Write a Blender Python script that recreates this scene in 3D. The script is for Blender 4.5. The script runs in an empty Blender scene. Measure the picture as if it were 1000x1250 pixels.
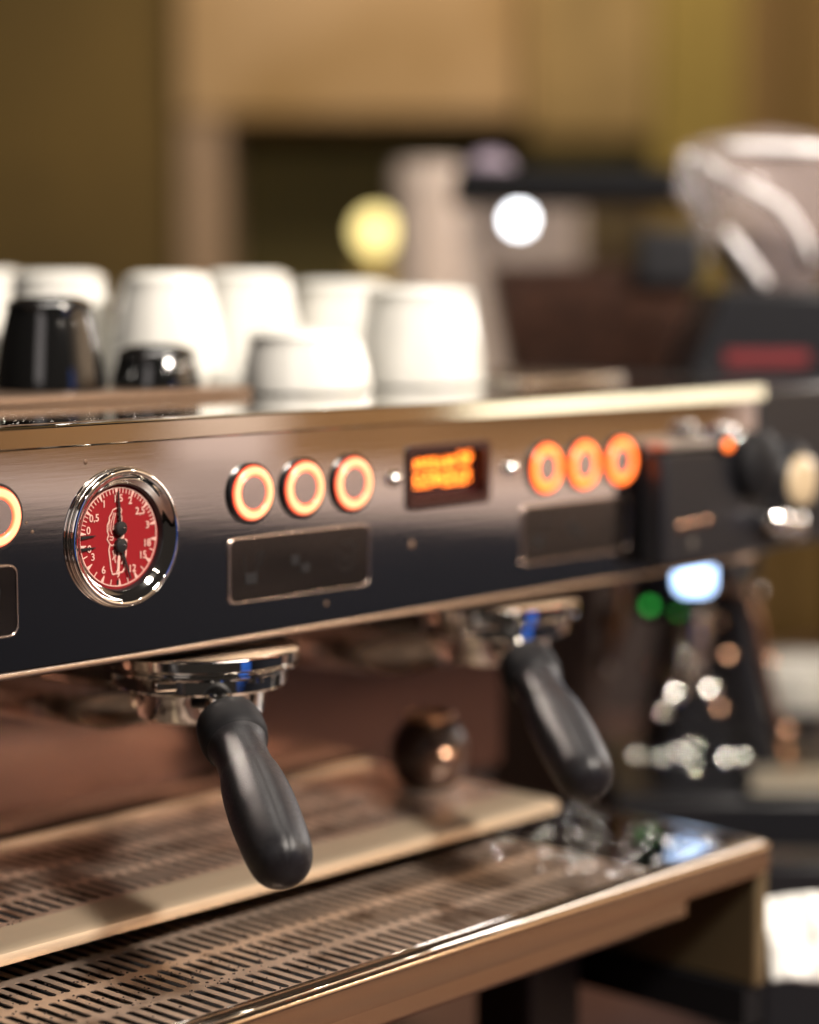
import bpy, bmesh, math, random
from math import sin, cos, pi, radians, sqrt, atan2
from mathutils import Vector, Matrix
random.seed(7)
scene = bpy.context.scene
COL = scene.collection

# ------------------------------------------------------------------ camera
YAW = radians(42.5); PITCH = radians(5.8786)
cam_d = bpy.data.cameras.new('camera'); cam = bpy.data.objects.new('camera', cam_d); COL.objects.link(cam)
cam.location = (-0.69697, -0.82746, 0.53454)
fw = Vector((cos(YAW)*cos(PITCH), sin(YAW)*cos(PITCH), -sin(PITCH)))
cam.rotation_euler = fw.to_track_quat('-Z', 'Y').to_euler()
cam_d.sensor_fit = 'HORIZONTAL'; cam_d.sensor_width = 24.0; cam_d.lens = 64.8
cam_d.clip_start = 0.05; cam_d.clip_end = 60
cam_d.dof.use_dof = True; cam_d.dof.focus_distance = 1.056
cam_d.dof.aperture_fstop = 0.0648/0.033; cam_d.dof.aperture_blades = 0
scene.camera = cam
VIEWROT = YAW - pi/2          # local x = picture right, local y = away from the camera

# ------------------------------------------------------------------ world, render
w = bpy.data.worlds.new("World"); scene.world = w; w.use_nodes = True
w.node_tree.nodes['Background'].inputs[0].default_value = (0.50, 0.42, 0.36, 1)
w.node_tree.nodes['Background'].inputs[1].default_value = 0.055
scene.view_settings.view_transform = 'Standard'; scene.view_settings.look = 'None'
scene.view_settings.exposure = 0.0; scene.view_settings.gamma = 1.0
scene.cycles.use_denoising = True
scene.cycles.max_bounces = 10; scene.cycles.glossy_bounces = 6; scene.cycles.transparent_max_bounces = 12
scene.cycles.sample_clamp_indirect = 25.0; scene.cycles.caustics_reflective = False; scene.cycles.caustics_refractive = False

def area(name, loc, target, size, power, color, size_y=None):
    l = bpy.data.lights.new(name, 'AREA'); l.energy = power; l.color = color
    l.shape = 'RECTANGLE'; l.size = size; l.size_y = size_y or size
    o = bpy.data.objects.new(name, l); COL.objects.link(o); o.location = loc
    o.rotation_euler = (Vector(target)-Vector(loc)).to_track_quat('-Z', 'Y').to_euler()
    return o
area('ceiling_light_over_bar', (0.45, 0.35, 1.75), (0.40, 0.2, 0.45), 1.0, 14, (1.0, 0.93, 0.84), 0.4)
area('ceiling_light_key', (0.19, -1.26, 1.42), (0.12, 0.0, 0.22), 0.18, 64, (1.0, 0.90, 0.80), 0.18)
area('window_light_front', (3.0, -0.05, 1.15), (0.3, -.05, 0.3), 0.5, 34, (1.0, 0.93, 0.88), 1.1)
area('window_light_side', (-1.5, -0.7, 1.1), (0.0, -0.1, 0.3), 0.6, 3, (1.0, 0.90, 0.86), 0.9)
area('wall_fill_back', (2.2, 1.2, 2.1), (3.2, 2.9, 0.9), 1.2, 39, (1.0, 0.84, 0.64), 0.6)  # added fill, there to brighten the far wall
area('wall_fill_opposite', (1.45, -1.10, 1.35), (2.25, -1.88, 0.2), 1.8, 38, (1.0, 0.90, 0.82), 0.3)  # added fill on the unseen wall that the front panel mirrors

# ------------------------------------------------------------------ materials
MATS = {}
def mat(name, color=(.5,.5,.5), rough=.5, metal=0., spec=.5, bump=None, vary=None, emit=None, strength=0,
        trans=0., ior=1.45, coat=0., aniso=0., alpha=1., rvary=None, stretch=(1,1,1)):
    if name in MATS: return MATS[name]
    m = bpy.data.materials.new(name); m.use_nodes = True; MATS[name] = m
    nt = m.node_tree; b = nt.nodes['Principled BSDF']
    b.inputs['Base Color'].default_value = (*color, 1); b.inputs['Roughness'].default_value = rough
    b.inputs['Metallic'].default_value = metal; b.inputs['Specular IOR Level'].default_value = spec
    b.inputs['Transmission Weight'].default_value = trans; b.inputs['IOR'].default_value = ior
    b.inputs['Coat Weight'].default_value = coat; b.inputs['Anisotropic'].default_value = aniso
    b.inputs['Alpha'].default_value = alpha
    if emit: b.inputs['Emission Color'].default_value = (*emit, 1); b.inputs['Emission Strength'].default_value = strength
    tc = None
    def coord():
        nonlocal tc
        if tc is None:
            t = nt.nodes.new('ShaderNodeTexCoord'); tc = nt.nodes.new('ShaderNodeMapping')
            tc.inputs['Scale'].default_value = stretch
            nt.links.new(t.outputs['Object'], tc.inputs['Vector'])
        return tc.outputs['Vector']
    def noise(scale, detail=4):
        n = nt.nodes.new('ShaderNodeTexNoise'); n.inputs['Scale'].default_value = scale; n.inputs['Detail'].default_value = detail
        nt.links.new(coord(), n.inputs['Vector']); return n.outputs['Fac']
    if bump:
        bn = nt.nodes.new('ShaderNodeBump'); bn.inputs['Strength'].default_value = bump[1]; bn.inputs['Distance'].default_value = bump[2] if len(bump)>2 else .001
        nt.links.new(noise(bump[0]), bn.inputs['Height']); nt.links.new(bn.outputs['Normal'], b.inputs['Normal'])
    if vary:   # (scale, second colour, low, high)
        r = nt.nodes.new('ShaderNodeMapRange'); r.inputs['From Min'].default_value = vary[2]; r.inputs['From Max'].default_value = vary[3]
        nt.links.new(noise(vary[0], 6), r.inputs['Value'])
        mx = nt.nodes.new('ShaderNodeMix'); mx.data_type = 'RGBA'
        mx.inputs['A'].default_value = (*color, 1); mx.inputs['B'].default_value = (*vary[1], 1)
        nt.links.new(r.outputs['Result'], mx.inputs['Factor']); nt.links.new(mx.outputs['Result'], b.inputs['Base Color'])
    if rvary:  # (scale, lo, hi)
        r = nt.nodes.new('ShaderNodeMapRange'); r.inputs['From Min'].default_value = .35; r.inputs['From Max'].default_value = .65
        r.inputs['To Min'].default_value = rvary[1]; r.inputs['To Max'].default_value = rvary[2]
        nt.links.new(noise(rvary[0], 5), r.inputs['Value']); nt.links.new(r.outputs['Result'], b.inputs['Roughness'])
    return m

STEEL   = mat('brushed_steel_panel', (.62,.59,.57), .1, 1, bump=(420,.03,.0002), rvary=(26,.04,.065), stretch=(.06,1,1))
STEELT  = mat('polished_steel_top', (.62,.60,.57), .04, 1, rvary=(40,.02,.06))
RIMM    = mat('satin_steel_rim', (.66,.61,.55), .2, 1, bump=(300,.1,.0003), rvary=(30,.16,.26), stretch=(.08,1,1))
CHROME  = mat('chrome', (.80,.78,.75), .045, 1)
CHROMEB = mat('worn_chrome', (.62,.57,.52), .14, 1, rvary=(60,.08,.22))
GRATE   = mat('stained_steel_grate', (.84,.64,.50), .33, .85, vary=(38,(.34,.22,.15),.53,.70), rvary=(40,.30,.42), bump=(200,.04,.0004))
PAN     = mat('dark_drain_pan', (.012,.012,.013), .5)
SPLASH  = mat('brushed_back_splash', (.24,.155,.14), .14, 1, rvary=(12,.11,.18))
BLACK   = mat('black_rubber_grip', (.0065,.006,.0075), .36, 0, .42, bump=(1400,.45,.0005), vary=(900,(.035,.033,.036),.60,.76), rvary=(500,.37,.48))
BLKMAT  = mat('black_rubber_matt', (.006,.006,.007), .6, spec=.2)
BLKPL   = mat('black_plastic', (.010,.010,.012), .32, bump=(300,.1,.0004))
BLKGL   = mat('black_glazed_ceramic', (.006,.006,.006), .07, spec=.6, coat=.6)
WHITE   = mat('white_glazed_porcelain', (.74,.73,.68), .10, spec=.55, coat=.5, vary=(9,(.70,.685,.62),.4,.7))
DIALRED = mat('red_dial_face', (.19,.007,.010), .5, spec=.2, bump=(500,.03,.0003))
PRINTW  = mat('pale_dial_print', (.62,.36,.30), .6)
NEEDLE  = mat('black_needle', (.008,.008,.008), .4)
PLATE   = mat('bronze_tinted_label_plate', (.13,.12,.115), .2, 1, rvary=(30,.16,.24), stretch=(.2,1,1))
PLEDGE  = mat('plate_bright_edge', (.80,.66,.58), .22, 1)
PRINTB  = mat('black_plate_print', (.006,.006,.007), .5)
CAPM    = mat('pearl_button_cap', (.66,.58,.57), .18, .9, rvary=(30,.14,.22))
WINDOWB = mat('dark_display_window', (.03,.006,.005), .12)
UNDER   = mat('dark_underside_metal', (.10,.09,.09), .4, .8)
COUNTER = mat('brown_counter_top', (.085,.040,.026), .38, vary=(3,(.045,.026,.024),.4,.65), bump=(80,.1,.0006))
GREEN   = mat('green_led_glow', (.02,.2,.03), .4, emit=(.06,.75,.10), strength=1.6)
BLUEW   = mat('blue_white_display_glow', (.4,.6,.9), .3, emit=(.46,.66,1.0), strength=5.5)
ORLED   = mat('orange_led_glow', (.8,.2,.02), .4, emit=(1.0,.16,.02), strength=3.2)
CREAM   = mat('cream_knob_cap', (.45,.35,.22), .4)
BULBM   = mat('yellow_bulb_glow', (.9,.8,.4), .4, emit=(1.0,.80,.30), strength=2.6)
WLAMPM  = mat('white_lamp_glow', (.9,.9,.9), .4, emit=(.92,.95,1.0), strength=34)
LAMPHOT = mat('glint_lamp_glow', (1,.95,.85), .4, emit=(1.0,.88,.74), strength=170)
BEANS   = mat('dark_roasted_beans', (.030,.012,.008), .4, vary=(60,(.07,.028,.016),.45,.6))
CLEAR   = mat('clear_plastic', (.93,.91,.90), .06, trans=0, spec=.7, alpha=.22)
CLEARP  = mat('milky_clear_plastic', (.55,.46,.44), .12, spec=1.0, alpha=.24, bump=(30,.5,.004))
REDSTR  = mat('red_badge_print', (.15,.010,.013), .5)
BEIGEST = mat('pale_beige_enamel', (.50,.40,.33), .4)
GLASS   = mat('dark_amber_glass', (.05,.022,.013), .35)
RIBM    = mat('pale_ribbed_metal', (.78,.70,.55), .3, .6)
CLOTH   = mat('white_cotton_cloth', (.90,.89,.84), .9)
GREYST  = mat('grey_worn_steel', (.45,.42,.39), .35, .9, rvary=(30,.25,.5))
WDARK   = mat('dark_umber_wall_paint', (.088,.056,.012), .8, vary=(1.4,(.135,.084,.018),.4,.65))
WPOST   = mat('rose_beige_post_paint', (.34,.235,.155), .75, vary=(3,(.27,.185,.11),.4,.6))
WBEAM   = mat('warm_beige_panel', (.44,.295,.155), .7, vary=(2.2,(.30,.185,.07),.40,.62))
WREC    = mat('dark_olive_recess_paint', (.070,.055,.012), .8, vary=(2,(.10,.075,.016),.4,.6))
WOLIVE  = mat('olive_ochre_wall_paint', (.21,.150,.030), .8, vary=(1.8,(.27,.19,.045),.4,.6))
WBROWN  = mat('brown_wall_paint', (.17,.10,.03), .8)
MUST    = mat('mustard_cabinet_paint', (.36,.22,.04), .6, vary=(3,(.28,.17,.03),.4,.6))
OPPW    = mat('tan_wood_wall_opposite', (.36,.20,.085), .6, vary=(2,(.26,.14,.055),.4,.6))
OPPB    = mat('pale_plaster_band', (.86,.70,.64), .7)
OPPD    = mat('dark_bar_front', (.026,.028,.036), 1.0, spec=0)
BLUEC   = mat('blue_board_glow', (.02,.12,.55), .5, emit=(.02,.12,.6), strength=.6)
FLOORM  = mat('dark_floor', (.015,.012,.010), .9, spec=.1)
COPPER  = mat('brown_lacquered_metal', (.42,.24,.15), .22, 1)

def ringmat(name, r0, r1, s, core=(1.0,.62,.22), edge=(1.0,.10,.015)):
    "backlit translucent ring: brighter along its middle line, where the LEDs sit"
    m = bpy.data.materials.new(name); m.use_nodes = True; nt = m.node_tree; b = nt.nodes['Principled BSDF']
    t = nt.nodes.new('ShaderNodeTexCoord'); mp = nt.nodes.new('ShaderNodeMapping'); mp.inputs['Scale'].default_value = (1,0,1)
    nt.links.new(t.outputs['Object'], mp.inputs['Vector'])
    ln = nt.nodes.new('ShaderNodeVectorMath'); ln.operation = 'LENGTH'; nt.links.new(mp.outputs['Vector'], ln.inputs[0])
    mr = nt.nodes.new('ShaderNodeMapRange'); mr.inputs['From Min'].default_value = r0; mr.inputs['From Max'].default_value = r1
    nt.links.new(ln.outputs['Value'], mr.inputs['Value'])
    cr = nt.nodes.new('ShaderNodeValToRGB'); e = cr.color_ramp.elements
    e[0].position = 0; e[0].color = (*edge, 1); e[1].position = 1; e[1].color = (edge[0]*.8, edge[1]*.6, edge[2], 1)
    for p_ in (.24,.76): q = e.new(p_); q.color = (*core, 1)
    nt.links.new(mr.outputs['Result'], cr.inputs['Fac']); nt.links.new(cr.outputs['Color'], b.inputs['Emission Color'])
    b.inputs['Emission Strength'].default_value = s; b.inputs['Base Color'].default_value = (.2,.03,.01,1); b.inputs['Roughness'].default_value = .3
    MATS[name] = m; return m
RINGA = ringmat('ring_glow_cream_orange', .0090, .0140, 2.4, core=(1.0,.44,.20), edge=(1.0,.075,.012))
RINGB = ringmat('ring_glow_orange', .0088, .0144, 4.2, core=(1.0,.18,.028), edge=(1.0,.06,.006))
DISPG = mat('orange_display_glow', (.8,.2,.02), .4, emit=(1.0,.20,.02), strength=5.0)

# ------------------------------------------------------------------ mesh helpers
def obj(name, bm, m, parent=None, smooth=False, loc=None, bevel=0, auto=None):
    me = bpy.data.meshes.new(name); bm.normal_update(); bm.to_mesh(me); bm.free()
    if m: me.materials.append(m)
    if smooth:
        for p_ in me.polygons: p_.use_smooth = True
        if auto:
            me.set_sharp_from_angle(angle=radians(auto))
    o = bpy.data.objects.new(name, me); COL.objects.link(o)
    if parent: o.parent = parent
    if loc: o.location = loc
    if bevel:
        md = o.modifiers.new('bevel', 'BEVEL'); md.width = bevel; md.segments = 3; md.limit_method = 'ANGLE'; md.harden_normals = False
        for p_ in me.polygons: p_.use_smooth = True
        me.set_sharp_from_angle(angle=radians(50))
    return o
def thing(name, label, cat, loc=(0,0,0), rotz=0, group=None):
    o = bpy.data.objects.new(name, None); COL.objects.link(o); o.location = loc; o.rotation_euler = (0,0,rotz)
    o['label'] = label; o['category'] = cat
    if group: o['group'] = group
    return o
def tag(o, label, cat, group=None):
    o['label'] = label; o['category'] = cat
    if group: o['group'] = group
    return o
def struct(o): o['kind'] = 'structure'; return o
def box(bm, x0, x1, y0, y1, z0, z1, M=None):
    vs = [bm.verts.new((x,y,z)) for x in (x0,x1) for y in (y0,y1) for z in (z0,z1)]
    for f in ((0,1,3,2),(4,6,7,5),(0,4,5,1),(2,3,7,6),(0,2,6,4),(1,5,7,3)): bm.faces.new([vs[i] for i in f])
    if M:
        for v in vs: v.co = M @ v.co
    return vs
def bx(*a): bm = bmesh.new(); box(bm, *a); return bm
def lathe(prof, seg=64, axis='Z', bm=None, close=False):
    "prof: (radius, along axis)"
    bm = bm or bmesh.new(); rings = []
    for r, h in prof:
        if r < 1e-6:
            rings.append([bm.verts.new(P(0,0,h,axis))])
        else:
            rings.append([bm.verts.new(P(r*cos(2*pi*i/seg), r*sin(2*pi*i/seg), h, axis)) for i in range(seg)])
    prs = list(zip(rings, rings[1:]))
    if close: prs.append((rings[-1], rings[0]))
    for a, b in prs:
        for i in range(seg):
            j = (i+1) % seg
            if len(a) == 1 and len(b) == 1: continue
            if len(a) == 1: bm.faces.new((a[0], b[j], b[i]))
            elif len(b) == 1: bm.faces.new((a[i], a[j], b[0]))
            else: bm.faces.new((a[i], a[j], b[j], b[i]))
    bmesh.ops.recalc_face_normals(bm, faces=bm.faces)
    return bm
def P(a, b, h, axis):
    return {'Z': (a, b, h), 'Y': (a, h, b), 'X': (h, a, b)}[axis]
def tube(pts, rad, seg=16, bm=None, cap=True):
    bm = bm or bmesh.new(); pts = [Vector(p_) for p_ in pts]; rings = []; n = len(pts)
    rads = rad if isinstance(rad, (list, tuple)) else [rad]*n
    ref = Vector((0,0,1))
    t0 = (pts[1]-pts[0]).normalized()
    if abs(t0.dot(ref)) > .95: ref = Vector((1,0,0))
    for i, p_ in enumerate(pts):
        t = (pts[min(i+1,n-1)]-pts[max(i-1,0)]).normalized()
        u = (ref - t*ref.dot(t)).normalized(); v = t.cross(u); ref = u
        rings.append([bm.verts.new(p_ + (u*cos(2*pi*k/seg)+v*sin(2*pi*k/seg))*rads[i]) for k in range(seg)])
    for a, b in zip(rings, rings[1:]):
        for k in range(seg): j = (k+1) % seg; bm.faces.new((a[k], a[j], b[j], b[k]))
    if cap: bm.faces.new(rings[0]); bm.faces.new(rings[-1])
    bmesh.ops.recalc_face_normals(bm, faces=bm.faces)
    return bm
def bez(p0, p1, p2, p3, n=16):
    p0,p1,p2,p3 = map(Vector,(p0,p1,p2,p3)); r = []
    for i in range(n+1):
        t = i/n; r.append(p0*(1-t)**3 + p1*3*t*(1-t)**2 + p2*3*t*t*(1-t) + p3*t**3)
    return r
def rrect(cx, cz, w_, h_, r, n=6):
    pts = []
    for (sx, sz, a0) in ((1,1,0),(-1,1,90),(-1,-1,180),(1,-1,270)):
        for i in range(n+1):
            a = radians(a0 + 90*i/n); pts.append((cx+sx*(w_/2-r)+r*cos(a), cz+sz*(h_/2-r)+r*sin(a)))
    return pts
def poly_y(pts, y0, y1, bm=None):
    "outline in x-z, extruded from y0 (front) to y1"
    bm = bm or bmesh.new()
    a = [bm.verts.new((x, y0, z)) for x, z in pts]; b = [bm.verts.new((x, y1, z)) for x, z in pts]
    bm.faces.new(a); bm.faces.new(b[::-1]); n = len(pts)
    for i in range(n): j = (i+1) % n; bm.faces.new((a[i], b[i], b[j], a[j]))
    bmesh.ops.recalc_face_normals(bm, faces=bm.faces)
    return bm
def frame_y(out, inn, y0, y1, bm=None):
    bm = bm or bmesh.new(); n = len(out)
    ao = [bm.verts.new((x,y0,z)) for x,z in out]; ai = [bm.verts.new((x,y0,z)) for x,z in inn]
    bo = [bm.verts.new((x,y1,z)) for x,z in out]; bi = [bm.verts.new((x,y1,z)) for x,z in inn]
    for i in range(n):
        j = (i+1) % n
        bm.faces.new((ao[i],ao[j],ai[j],ai[i])); bm.faces.new((bo[i],bi[i],bi[j],bo[j]))
        bm.faces.new((ao[i],bo[i],bo[j],ao[j])); bm.faces.new((ai[i],ai[j],bi[j],bi[i]))
    bmesh.ops.recalc_face_normals(bm, faces=bm.faces)
    return bm
def sweep_x(prof, x0, x1, name, m, parent, auto=40):
    "closed y-z profile swept along x, ends capped"
    bm = bmesh.new()
    a = [bm.verts.new((x0,y,z)) for y,z in prof]; b = [bm.verts.new((x1,y,z)) for y,z in prof]; n = len(prof)
    for i in range(n): j = (i+1) % n; bm.faces.new((a[i],a[j],b[j],b[i]))
    bm.faces.new(a); bm.faces.new(b)
    bmesh.ops.recalc_face_normals(bm, faces=bm.faces)
    return obj(name, bm, m, parent, True, auto=auto)

# ================================================================== SETTING
XL, XR = -0.62, 0.549
struct(obj('countertop', bx(-1.6, 2.6, -0.78, 0.95, -0.04, 0.0), COUNTER))
struct(obj('floor', bx(-4, 8, -4, 6, -0.93, -0.90), FLOORM))
# far wall stands square to the view, 5 m off
WB = (3.0089, 2.5683, 0.0)
def wallpart(name, x0, x1, y0, y1, z0, z1, m):
    o = obj(name, bx(x0,x1,y0,y1,z0,z1), m, bevel=.01); o.location = WB; o.rotation_euler = (0,0,VIEWROT); return struct(o)
wallpart('wall_recess', -3.2, 3.2, .35, .45, -.9, 2.6, WREC)
wallpart('wall_dark_panel', -3.2, -.515, 0, .34, -.9, 2.6, WDARK)
wallpart('wall_post', -.512, -.42, -.04, .34, -.9, .90, WPOST)
wallpart('wall_upper_beam', -.512, .26, -.05, .34, .903, 2.6, WBEAM)
wallpart('wall_upper_panel', .263, .55, .02, .34, .86, 2.6, mat('muted_tan_panel', (.28,.185,.065), .7, vary=(3,(.20,.13,.04),.4,.6)))
wallpart('wall_olive_panel', .553, .64, .0, .34, -.9, 2.6, WOLIVE)
wallpart('wall_olive_panel', .643, .75, .03, .34, -.9, 2.6, WOLIVE)
wallpart('wall_pier', .753, .86, .1, .34, -.9, 2.6, WBROWN)
wallpart('wall_brown_panel', .863, 3.2, .03, .34, -.9, 2.6, mat('umber_wall_paint', (.15,.088,.022), .8))
wallpart('wall_beam_lower', .263, .55, .10, .34, .60, .857, WREC)
# customer side, mirrored in the steel: a dark bar front with a pale plaster band and wood wall above
OB = (2.251, -1.877, 0); OR = radians(-132.5)
def oppart(name, x0, x1, y0, y1, z0, z1, m):
    o = obj(name, bx(x0,x1,y0,y1,z0,z1), m); o.location = OB; o.rotation_euler = (0,0,OR); return struct(o)
oppart('wall_opposite_upper', -3.5, 2.2, -.02, .0085, .72, 2.3, mat('warm_cream_plaster', (.80,.62,.44), .8))
oppart('wall_opposite_dark_bar', -3.5, 2.2, -.12, .2, -.9, .120, OPPD)
oppart('wall_opposite_band', -3.5, 2.2, .0, .2, .123, .195, OPPB)
oppart('wall_opposite_wood', -3.5, 2.2, .01, .2, .198, 2.3, OPPW)
oppart('wall_opposite_column', .24, .43, -.03, .0095, .198, .62, OPPB)
oppart('wall_opposite_column', -.75, -.60, -.03, .0095, .198, .40, OPPB)

# ================================================================== ESPRESSO MACHINE
MC = thing('espresso_machine', 'long brushed steel espresso machine with red pressure gauge and orange ringed buttons', 'espresso machine', (0,0,0))
# front panel with a real opening for the display
DX0, DX1, DZ0, DZ1 = .2065, .2705, .4130, .4420
bm = bmesh.new()
GX, GZ = -.0015, .4118
gx0, gx1, gz0, gz1 = GX-.036, GX+.036, GZ-.036, GZ+.036
xs = [XL, gx0, gx1, DX0, DX1, XR]; zs = [.3545, gz0, DZ0, DZ1, gz1, .4575]
g = [[bm.verts.new((x, 0, z)) for z in zs] for x in xs]
for i in range(5):
    for j in range(5):
        if (i == 3 and j == 2) or (i == 1 and 1 <= j <= 3): continue
        bm.faces.new((g[i][j], g[i+1][j], g[i+1][j+1], g[i][j+1]))
NS = 64; sqv = {}; ring_ = []; outer_ = []
for k in range(NS):
    a_ = 2*pi*k/NS; c_, s_ = cos(a_), sin(a_); m_ = .036/max(abs(c_), abs(s_))
    ring_.append(bm.verts.new((GX+.0305*c_, 0, GZ+.0305*s_))); outer_.append(bm.verts.new((GX+m_*c_, 0, GZ+m_*s_)))
for k in range(NS): j = (k+1) % NS; bm.faces.new((outer_[k], outer_[j], ring_[j], ring_[k]))
r = bmesh.ops.extrude_face_region(bm, geom=bm.faces[:])
for v in [e for e in r['geom'] if isinstance(e, bmesh.types.BMVert)]: v.co.y += .004
bmesh.ops.recalc_face_normals(bm, faces=bm.faces)
obj('front_panel', bm, STEEL, MC)
# bottom return flange: a folded lip
sweep_x([(-.0005,.3540),(-.0012,.3530),(-.0012,.3512),(.0005,.3503),(.016,.3503),(.016,.3530),(.004,.3540)], XL, XR, 'panel_bottom_lip', mat('dull_lip_steel', (.40,.32,.27), .25, 1), MC)
# top rim: rounded rolled edge
prof = [(.004,.4580),(-.0034,.4582),(-.0040,.4588),(-.00378,.4674),(-.0032,.4681),(-.0020,.4684),(.016,.4684),(.018,.4679),(.018,.4640),(.004,.4640)]
sweep_x(prof, XL, XR+.004, 'top_rim', mat('top_rim_steel', (.58,.54,.46), .10, 1, rvary=(30,.07,.13), stretch=(.08,1,1)), MC, auto=20)
obj('top_plate', bx(XL, XR+.02, .0185, .56, .462, .4675), STEELT, MC)
obj('cup_rail', bx(XL, .2284, .150, .235, .4680, .4730), mat('brown_satin_rail', (.30,.21,.15), .3, .7), MC, bevel=.0008)
obj('cup_rail', bx(.442, .560, .118, .56, .4680, .4712), RIMM, MC, bevel=.001)
obj('head_housing', bx(XL, XR-.001, .0165, .197-.0005, .358, .4615), UNDER, MC)
obj('back_splash', bx(XL, .510, .1890, .196, .19, .3575), SPLASH, MC)
obj('rear_body', bx(XL, .510, .1975, .54, .05, .4615), UNDER, MC)
obj('side_panel', bx(0.4075, 0.4196, -0.1003, 0.18, 0.1097, 0.1842), mat('tan_steel_side', (.26,.20,.11), .35, .8), MC, bevel=.002)
obj('side_foot', bx(0.4038, 0.4224, -0.0947, 0.18, 0.0837, 0.1093), BLKMAT, MC)
obj('machine_leg', bx(0.3238,0.3749,0.0076,0.0541,0,0.1646), mat('dark_brown_leg', (.022,.015,.012), .5), MC, bevel=.004)
obj('end_casing', bx(.556, .690, .004, .30, .354, .4665), BLKPL, MC, bevel=.006)

# --- buttons
def button(x, z, ring, parent, hot=True):
    e = obj('button', lathe([(.0158,.0),(.0158,-.0018),(.0152,-.0026),(.0144,-.0026),(.0142,-.0010),(.0142,0)], 64, 'Y'), BLKPL, parent, True, (x,0,z), auto=35)
    obj('glow_ring', lathe([(.0141,-.0015),(.0140,-.0026),(.0134,-.0036),(.0118,-.0042),(.0102,-.0040),(.0092,-.0034),(.0090,-.0020)], 64, 'Y'), ring, e, True)
    obj('button_cap', lathe([(.0089,-.0020),(.0088,-.0031),(.0085,-.0034),(0,-.0034)], 48, 'Y'), CAPM, e, True, auto=15)
    return e
for x in (-.0785, .0842, .1216, .1589): button(x, .4278, RINGA, MC)
for x in (.3244, .3605, .3976): button(x, .4258, RINGB, MC)
# --- dome screws beside the display
for x in (.1927, .2925):
    obj('dome_screw', lathe([(.0048,0),(.0048,-.0008),(.0040,-.0028),(.0024,-.0040),(0,-.0046)], 24, 'Y'), CHROME, MC, True, (x,0,.4275))
# small dents and rivets on the steel
for x, z, r_ in ((-.0235,.4500,.0014),(.0,.4,0),(-.0560,.4190,.0010),(-.0595,.4235,.0008),(.140,.3640,.0013),(.2080,.3900,.0022)):
    if r_: obj('rivet_mark', lathe([(r_,0),(r_*.7,-.0004),(0,-.0006)], 16, 'Y'), mat('dull_rivet', (.20,.13,.09), .4, .7), MC, True, (x,0,z), auto=30)
# --- display
cx, cz = (DX0+DX1)/2, (DZ0+DZ1)/2
dsp = obj('display', poly_y(rrect(cx, cz, DX1-DX0+.004, DZ1-DZ0+.004, .0015), .0055, .0075), WINDOWB, MC)
obj('display_frame', frame_y(rrect(cx,cz,DX1-DX0+.0065,DZ1-DZ0+.0065,.004), rrect(cx,cz,DX1-DX0-.0025,DZ1-DZ0-.0025,.0025), -.0016, .0052), mat('dark_red_bezel', (.03,.010,.008), .3), dsp)
GL = {}
def glyph():
    while True:
        k = [[random.random() < .46 for _ in range(5)] for _ in range(7)]
        if 12 < sum(map(sum, k)) < 20: return k
def cell_row(x0, z0, s, n, skip=()):
    for c in range(n):
        if c in skip: continue
        k = glyph()
        bm = bmesh.new()
        for r_ in range(7):
            for q in range(5):
                if k[r_][q]:
                    X = q*s; Z = -r_*s; box(bm, X, X+s*.86, -.0002, .0004, Z-s*.86, Z)
        obj('lit_character', bm, DISPG, dsp, loc=(x0+c*6*s, .0050, z0))
cell_row(.2085, .4370, .00090, 8); cell_row(.2525, .4395, .00110, 2)
cell_row(.2085, .4285, .00116, 8)
# --- label plates with engraved icons
def plate(x0, x1, z0, z1, y=-.0006):
    cx, cz = (x0+x1)/2, (z0+z1)/2
    p_ = obj('label_plate', poly_y(rrect(cx,cz,x1-x0,z1-z0,.0042), y, .0002), PLATE, MC)
    obj('plate_edge', frame_y(rrect(cx,cz,x1-x0+.0012,z1-z0+.0012,.0048), rrect(cx,cz,x1-x0-.0004,z1-z0-.0004,.0040), y-.0007, .0001), PLEDGE, p_, bevel=.0002)
    yy = y-.0002
    def ic(pts, name='icon'): obj(name, poly_y(pts, yy, y+.0002), PRINTB, p_)
    def line(pts, w_=.0004):
        for (a, b) in zip(pts, pts[1:]):
            d = Vector((b[0]-a[0], b[1]-a[1])).normalized(); n = Vector((-d.y, d.x))*w_/2
            ic([(a[0]+n.x,a[1]+n.y),(b[0]+n.x,b[1]+n.y),(b[0]-n.x,b[1]-n.y),(a[0]-n.x,a[1]-n.y)], 'icon_line')
    a = cx-.036
    ic([(a-.0045,cz-.0075),(a+.0035,cz-.0075),(a+.0038,cz-.0018),(a-.0048,cz-.0018)])
    line([(a-.0052,cz+.0080),(a-.0046,cz-.0018)]); line([(a+.0042,cz+.0075),(a+.0037,cz-.0018)]); line([(a+.0042,cz+.0075),(a+.0085,cz+.0085),(a+.0060,cz+.001)])
    ic([(cx-.0075,cz-.0005),(cx-.0015,cz-.0005),(cx-.0015,cz+.0045),(cx-.0075,cz+.0045)])
    ic([(cx,cz-.0050),(cx+.0060,cz-.0050),(cx+.0060,cz-.0005),(cx,cz-.0005)])
    b = cx+.034
    line([(b-.0075,cz+.006),(b-.006,cz-.004),(b,cz-.0075),(b+.006,cz-.004),(b+.0075,cz+.006),(b+.002,cz+.0085),(b-.003,cz+.0075)])
    line([(b-.003,cz+.002),(b,cz-.003),(b+.003,cz+.002)])
    return p_
plate(.0690, .1722, .3715, .4042); plate(.3040, .4070, .3700, .4037); plate(-.1680, -.0665, .3715, .4042)

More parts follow.
